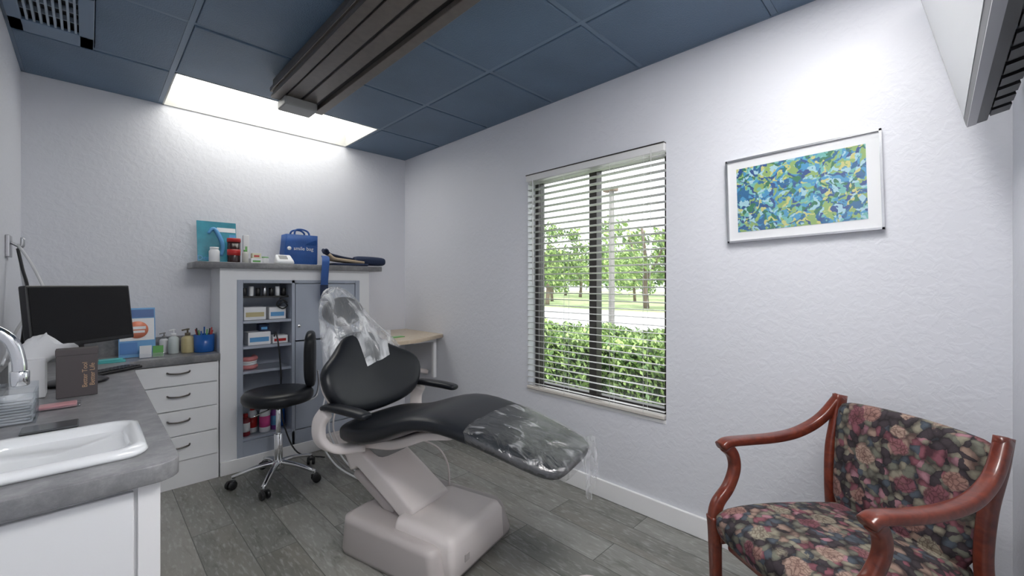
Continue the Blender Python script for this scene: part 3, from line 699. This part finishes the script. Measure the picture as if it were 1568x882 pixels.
for dy in (-.055,.055): tube(g,'bag_handle',[(1.08,3.42+dy,TZ+.20),(1.09,3.42+dy*.8,TZ+.255),(1.135,3.42+dy*.6,TZ+.268),(1.18,3.42+dy*.8,TZ+.25),(1.19,3.42+dy,TZ+.20)],.007,RBLUE)
text(g,'bag_logo','smile bag',.038,FRONT(1.14,3.3505,TZ+.12),PAPER)
lathe(g,'bag_logo_dot',[(0,0),(.014,0),(.014,.002),(0,.002)],(0,0,0),PAPER).matrix_parent_inverse=g.mx.inverted()@Matrix.Translation((1.04,3.351,TZ+.12))@Matrix.Rotation(pi/2,4,'X')
g=Grp('folded_blood_pressure_cuff',(1.5,3.38,TZ))
sweep(g,'tan_cloth',[(1.335,3.40,TZ+.080),(1.37,3.39,TZ+.055),(1.44,3.38,TZ+.045),(1.54,3.38,TZ+.036),(1.60,3.38,TZ+.032)],.14,.03,TAN,side=(0,1,0),e=3)
sweep(g,'navy_cloth',[(1.31,3.43,TZ+.11),(1.325,3.42,TZ+.125),(1.35,3.42,TZ+.095),(1.45,3.42,TZ+.072),(1.54,3.42,TZ+.06)],.10,.02,NAVY,e=3)
sweep(g,'navy_cloth_base',[(1.36,3.38,TZ+.012),(1.45,3.38,TZ+.012),(1.62,3.38,TZ+.013)],.2,.022,NAVY,e=4)
sweep(g,'rolled_cushion',[(1.54,3.37,TZ+.052),(1.58,3.37,TZ+.05),(1.68,3.37,TZ+.048),(1.76,3.36,TZ+.045),(1.79,3.36,TZ+.045)],lambda f:.11*(.55+.45*math.sin(pi*min(1,max(0,f*.9+.05)))**.4),lambda f:.075*(.5+.5*math.sin(pi*min(1,max(0,f*.9+.05)))**.4),NAVY,e=2.4)
g=Grp('blue_strap',(1.27,3.24,1.3))
sweep(g,'strap_band',[(1.28,3.31,TZ+.07),(1.275,3.28,TZ+.055),(1.262,3.245,TZ+.02),(1.253,3.237,1.34),(1.248,3.236,1.25),(1.245,3.237,1.13)],.055,.006,RBLUE,side=(1,0,0),e=4)
box(g,'strap_dark_patch',(1.217,3.226,1.13),(1.273,3.233,1.25),NAVY)

# ------------------------------------------------------------ corner desk
g=Grp('wall_mounted_side_desk',(1.85,3.1,.83))
r=.12
o_=[(XR-.006,2.98),(XR-.006,YB-.02),(1.66,YB-.02),(1.60,3.2)]+[(1.58+.10*(1-math.cos(a)),2.92-.10*math.sin(a)) for a in [pi/2*k/5 for k in range(6)]]+[(1.80,2.83)]
slab(g,'desk_top',[o_[::-1]],.80,.83,MAPLE,.003)
boxes(g,'desk_bracket',[((1.9,3.05,.76),(XR-.018,3.08,.80)),((XR-.05,3.05,.45),(XR-.018,3.08,.76)),((1.7,3.3,.76),(XR-.018,3.33,.80))],WHITE,bevel=.004)
sweep(g,'desk_swing_arm',[(1.72,3.05,.79),(1.76,3.05,.70),(1.84,3.08,.60),(2.0,3.15,.52),(2.12,3.2,.48)],.05,.04,BEIGE)
box(None,'green_note_card',(1.70,3.02,.831),(1.80,3.08,.836),GREEN)
bottle('small_desk_cup',1.78,3.25,.83,.02,.04,PAPER,PAPER,capr=.9)

# ------------------------------------------------------------ dental chair
D=Grp('dental_patient_chair',(1.12,1.95,0),math.radians(-76),local=True)
loft(D,'base_housing',[rrect(.20,.02,.30,.29,.05,.001),rrect(.20,.02,.305,.295,.05,.02),rrect(.19,.01,.288,.278,.05,.14),rrect(.185,0,.278,.268,.05,.165),rrect(.18,0,.25,.24,.04,.172)],BASEG)
loft(D,'front_pump_cover',[rrect(.365,-.02,.168,.193,.03,.045),rrect(.365,-.02,.175,.20,.03,.055),rrect(.362,-.02,.172,.197,.03,.18),rrect(.358,-.02,.162,.188,.032,.206),rrect(.35,-.02,.14,.168,.035,.216)],BEIGE)
sweep(D,'lift_arm',[(-.19,-.03,.36),(-.12,-.03,.39),(0,-.03,.33),(.12,-.03,.262),(.24,-.03,.19)],.25,lambda f:.10,BEIGE,e=8,n=32)
sweep(D,'lift_arm_lower',[(-.17,-.03,.30),(-.05,-.03,.24),(.10,-.03,.16)],.2,.05,BASEG,e=6,n=24)
sweep(D,'seat_frame',[(-.20,0,.46),(-.05,0,.475),(.12,0,.50),(.30,0,.57),(.45,0,.60)],.30,lambda f:.07-.03*f,BEIGE,e=5,n=24)
sweep(D,'seat_frame_mount',[(-.10,0,.40),(-.08,0,.47)],.22,.18,GREYPL,e=5,sub=2)
pad_x(D,'seat_and_leg_cushion',[(-.17,.575,.225,.09),(-.11,.592,.26,.105),(0,.60,.27,.11),(.12,.632,.272,.105),(.24,.678,.265,.095),(.34,.708,.255,.085),(.46,.708,.245,.078),(.62,.682,.235,.072),(.80,.637,.22,.07),(.91,.607,.205,.068),(.965,.585,.18,.055)],BLACKV)
pad_x(D,'foot_film_cover',[(.58,.695,.241,.082),(.66,.683,.239,.084),(.74,.662,.232,.083),(.80,.647,.228,.084),(.86,.632,.220,.082),(.91,.617,.214,.082),(.985,.592,.195,.072)],FILM2,e=3.2)
# hanging corner of film
fr_=[[Vector((.985+.012*math.sin(7*u+v*3),.215-.20*u*(1-.55*v)-.02*v,.575-.20*v+.02*math.sin(6*u))) for u in [i/8 for i in range(9)]] for v in [j/6 for j in range(7)]]
loft(D,'film_hanging_corner',fr_,FILM,caps=False,closed=False)
fr_=[[Vector((.86+.12*u,.222-.01*u,.585-.10*v*u+.008*math.sin(9*u))) for u in [i/6 for i in range(7)]] for v in [j/4 for j in range(5)]]
loft(D,'film_hanging_side',fr_,FILM,caps=False,closed=False)
# backrest
bT=axes((-.15,0,.595),(0,1,0),(-.42,0,.907),(.907,0,.42))
half=[(.0,-.005),(.10,.0),(.19,.01),(.25,.035),(.295,.09),(.32,.15),(.318,.21),(.285,.26),(.22,.30),(.16,.345),(.12,.40),(.07,.43),(0,.435)]
outl=[(x,y) for x,y in half]+[(-x,y) for x,y in half[-2:0:-1]]
bend=lambda v: Vector((v.x,v.y,v.z+.70*v.x*v.x))
opad(D,'backrest_cushion',outl,.08,bT,BLACKV,.014,bend)
opad(D,'backrest_shell',[(x*.88,y*.92+.01) for x,y in outl],.03,bT@Matrix.Translation((0,0,-.058)),BEIGE,0,bend)
sweep(D,'headrest_bar',[(-.33,0,.92),(-.40,0,1.02),(-.44,0,1.12)],.05,.02,STEEL)
hT=axes((-.43,0,1.10),(0,1,0),(-.35,0,.937),(.937,0,.35))
opad(D,'headrest_cushion',[(.125*math.cos(a),.085*math.sin(a)) for a in [2*pi*i/24 for i in range(24)]],.07,hT,BLACKV,.01)
rings=[]
prof=[(.0,1.238,.02,.015),(.02,1.228,.06,.035),(.06,1.19,.10,.06),(.12,1.13,.135,.075),(.18,1.07,.155,.09),(.24,1.01,.175,.098),(.30,.95,.198,.105),(.35,.89,.222,.108),(.40,.835,.235,.112)]
for k,(q,z,a,b_) in enumerate(prof):
    r=[]
    cxx=-.495+(1.235-z)*.47
    for i in range(64):
        t=2*pi*i/64
        n_=noise.noise(Vector((math.cos(t)*2.2,math.sin(t)*2.2,z*4)))*.22+.07*math.sin(11*t+z*10)*min(1,q*6)
        rr=1+n_*.5
        yy=a*math.cos(t)*rr
        fl=max(0,(q-.2)/.19)
        r.append(Vector((cxx+b_*math.sin(t)*rr+.70*yy*yy*min(1,q*3),yy+.02*fl,z+.018*noise.noise(Vector((math.cos(t)*3,math.sin(t)*3,k)))+.05*fl*math.cos(t))))
    rings.append(r)
loft(D,'headrest_film_bag',rings,FILM,sub=1,caps=False)
# arms
for s,nm in ((-1,'near'),(1,'far')):
    y=.305*s
    sweep(D,'arm_bracket_'+nm,[(-.06,.16*s,.465),(-.13,.27*s,.475),(-.175,.315*s,.52),(-.178,.322*s,.60),(-.14,.31*s,.66)],.075,.04,BEIGE,side=(1,0,0),e=3.5)
    sweep(D,'armrest_pad_'+nm,[(-.17,y,.672),(-.12,y,.682),(.02,y,.684),(.11,y,.680),(.135,y,.676)],lambda f:.068*(.6+.4*math.sin(pi*f)**.5),lambda f:.036*(.5+.5*math.sin(pi*f)**.5),BLACKV,e=2.6)
tube(D,'chair_hose',[(.0,.15,.42),(.08,.22,.36),(.14,.23,.28),(.16,.22,.17)],.005,BEIGE)
tube(D,'chair_power_cable',[(.42,-.1,.05),(.50,.18,.05),(.46,.26,.07),(.34,.32,.01)],.004,BASEG)
boxes(D,'cover_logo',[((.538,-.14,.09),(.541,-.11,.12))],BASEG)
lathe(None,'foot_control_pedal',[(0,.001),(.085,.001),(.09,.01),(.08,.028),(.03,.034),(0,.034)],(1.43,.985,0),BEIGE)

# hoses behind chair
g=Grp('floor_utility_hoses',(1.2,2.9,0))
for i,(dx,m_) in enumerate(((0,PAPER),(.03,GREYPL),(.07,PAPER),(.10,BEIGE))):
    tube(g,'hose_%d'%i,[(1.30+dx,3.24,.62),(1.24+dx,3.15,.50),(1.16+dx,3.02,.42),(1.10+dx,2.95,.25),(1.16+dx,2.85,.06),(1.22+dx*.5,2.6,.012+.001*i),(1.28,2.35,.02)],.006,m_)
box(g,'hose_junction_box',(1.26,3.20,.0),(1.46,3.28,.12),BEIGE,bevel=.01)

# ------------------------------------------------------------ stool
s=Grp('rolling_dental_stool',(.86,2.98,0),0,local=True)
lathe(s,'seat',[(0,.50),(.16,.50),(.195,.51),(.205,.53),(.205,.555),(.19,.575),(.14,.585),(0,.583)],(0,0,0),BLACKV,n=40)
cyl(s,'seat_plate',(0,0,.47),(0,0,.50),.08,mat=BLACK)
cyl(s,'gas_column',(0,0,.26),(0,0,.48),.014,mat=CHROME)
cyl(s,'column_sleeve',(0,0,.09),(0,0,.30),.025,mat=CHROME)
cyl(s,'hub',(0,0,.07),(0,0,.13),.035,mat=CHROME)
tube(s,'height_lever',[(0,0,.475),(-.1,-.05,.465),(-.16,-.09,.46)],.005,CHROME,sub=3)
for k in range(5):
    a=2*pi*k/5+.35; c,sn=math.cos(a),math.sin(a)
    sweep(s,'leg_%d'%(k+1),[(c*.02,sn*.02,.115),(c*.12,sn*.12,.105),(c*.25,sn*.25,.07)],lambda f:.036-.012*f,lambda f:.028-.008*f,CHROME,side=(-sn,c,0),e=3)
    cyl(s,'caster_stem_%d'%(k+1),(c*.245,sn*.245,.04),(c*.245,sn*.245,.075),.008,mat=CHROME,n=10)
    for o_ in (-.016,.016):
        ca,sa=math.cos(a+.8),math.sin(a+.8)
        p=Vector((c*.245+ca*.012,sn*.245+sa*.012,.027)); d=Vector((-sa,ca,0))
        cyl(s,'caster_wheel_%d_%s'%(k+1,'a' if o_<0 else 'b'),p+d*(o_-.009),p+d*(o_+.009),.026,mat=BLACK,n=20)
    box(s,'caster_hood_%d'%(k+1),(c*.245-.016,sn*.245-.016,.036),(c*.245+.016,sn*.245+.016,.052),BLACK,bevel=.006)
nrm=Vector((-.94,.33,0)); wd=Vector((.33,.94,0))
bt=axes((.215,.03,.56),(-wd.x,-wd.y,0),(0,0,1),nrm)
opad(s,'back_pad',[( .13*math.copysign(abs(math.cos(a))**.6,math.cos(a)),.19+.19*math.copysign(abs(math.sin(a))**.6,math.sin(a))) for a in [2*pi*i/28 for i in range(28)]],.06,bt,BLACKV,.014,lambda v:Vector((v.x,v.y,v.z+1.2*v.x*v.x)))
sweep(s,'back_support_bar',[(0,0,.485),(.14,.0,.482),(.235,.02,.49),(.262,.03,.56),(.258,.03,.66)],.045,.012,STEEL,side=(.33,.94,0))

# ------------------------------------------------------------ armchair
A=Grp('floral_armchair',(1.68,.20,0),math.radians(148),local=True)
pad_x(A,'seat_cushion',[(-.235,.465,.19,.10),(-.19,.472,.205,.115),(0,.49,.22,.13),(.15,.495,.232,.13),(.25,.488,.238,.125),(.295,.465,.235,.09)],FLORAL,e=4)
box(A,'seat_apron',(-.22,-.205,.33),(.262,.205,.39),CHERRY,bevel=.01)
aT=axes((-.195,0,.43),(0,1,0),(-.16,0,.987),(.987,0,.16))
ol=[(-.195,0),(-.10,0),(0,0),(.10,0),(.195,0),(.205,.10),(.213,.2),(.222,.3),(.222,.375),(.20,.394),(.10,.402),(0,.405),(-.10,.402),(-.20,.394),(-.222,.375),(-.222,.3),(-.213,.2),(-.205,.10)]
opad(A,'back_cushion',ol,.065,aT,FLORAL,.02)
for sg,nm in ((-1,'far'),(1,'near')):
    y=.235*sg
    sweep(A,'front_leg_'+nm,[(.272,y*.98,.0),(.28,y,.2),(.285,y,.38),(.288,y,.44)],lambda f:.03+.012*f,lambda f:.03+.014*f,CHERRY)
    sweep(A,'arm_support_'+nm,[(.288,y,.42),(.275,y,.48),(.225,y*1.03,.53),(.195,y*1.05,.59),(.20,y*1.06,.64),(.225,y*1.07,.672)],lambda f:.036,lambda f:.045-.01*math.sin(pi*f),CHERRY)
    sweep(A,'arm_rail_'+nm,[(.248,y*1.07,.674),(.215,y*1.08,.686),(.12,y*1.12,.682),(.0,y*1.12,.682),(-.10,y*1.10,.698),(-.19,y*1.05,.745),(-.262,y*.98,.828)],lambda f:.048-.014*f,lambda f:.028+.008*f,CHERRY)
    sweep(A,'back_post_'+nm,[(-.262,y*.98,.835),(-.245,y*.97,.75),(-.215,y*.95,.64),(-.205,y*.93,.52),(-.21,y*.93,.42),(-.225,y*.93,.2),(-.25,y*.94,0)],.032,lambda f:.05-.014*f,CHERRY)
    box(A,'side_rail_'+nm,(-.21,y*.93-.012,.35),(.28,y*.93+.012,.41),CHERRY,bevel=.006)

# ------------------------------------------------------------ lights / world
w=bpy.data.worlds.new('world'); S.world=w; w.use_nodes=True
bg=w.node_tree.nodes['Background']; bg.inputs[0].default_value=(.93,.97,1,1); bg.inputs[1].default_value=2.1
sn=bpy.data.lights.new('sun','SUN'); sn.energy=3.8; sn.angle=.02; so=bpy.data.objects.new('sun',sn); COL.objects.link(so)
so.rotation_euler=Vector((.12,.6,-.8)).to_track_quat('-Z','Y').to_euler()
# camera
cam=bpy.data.cameras.new('camera'); co=bpy.data.objects.new('camera',cam); COL.objects.link(co)
co.location=(0,0,1.256); co.rotation_euler=(pi/2,0,-pi/4); cam.sensor_width=36; cam.lens=14.88; cam.shift_y=-.0038; cam.clip_start=.02
S.camera=co
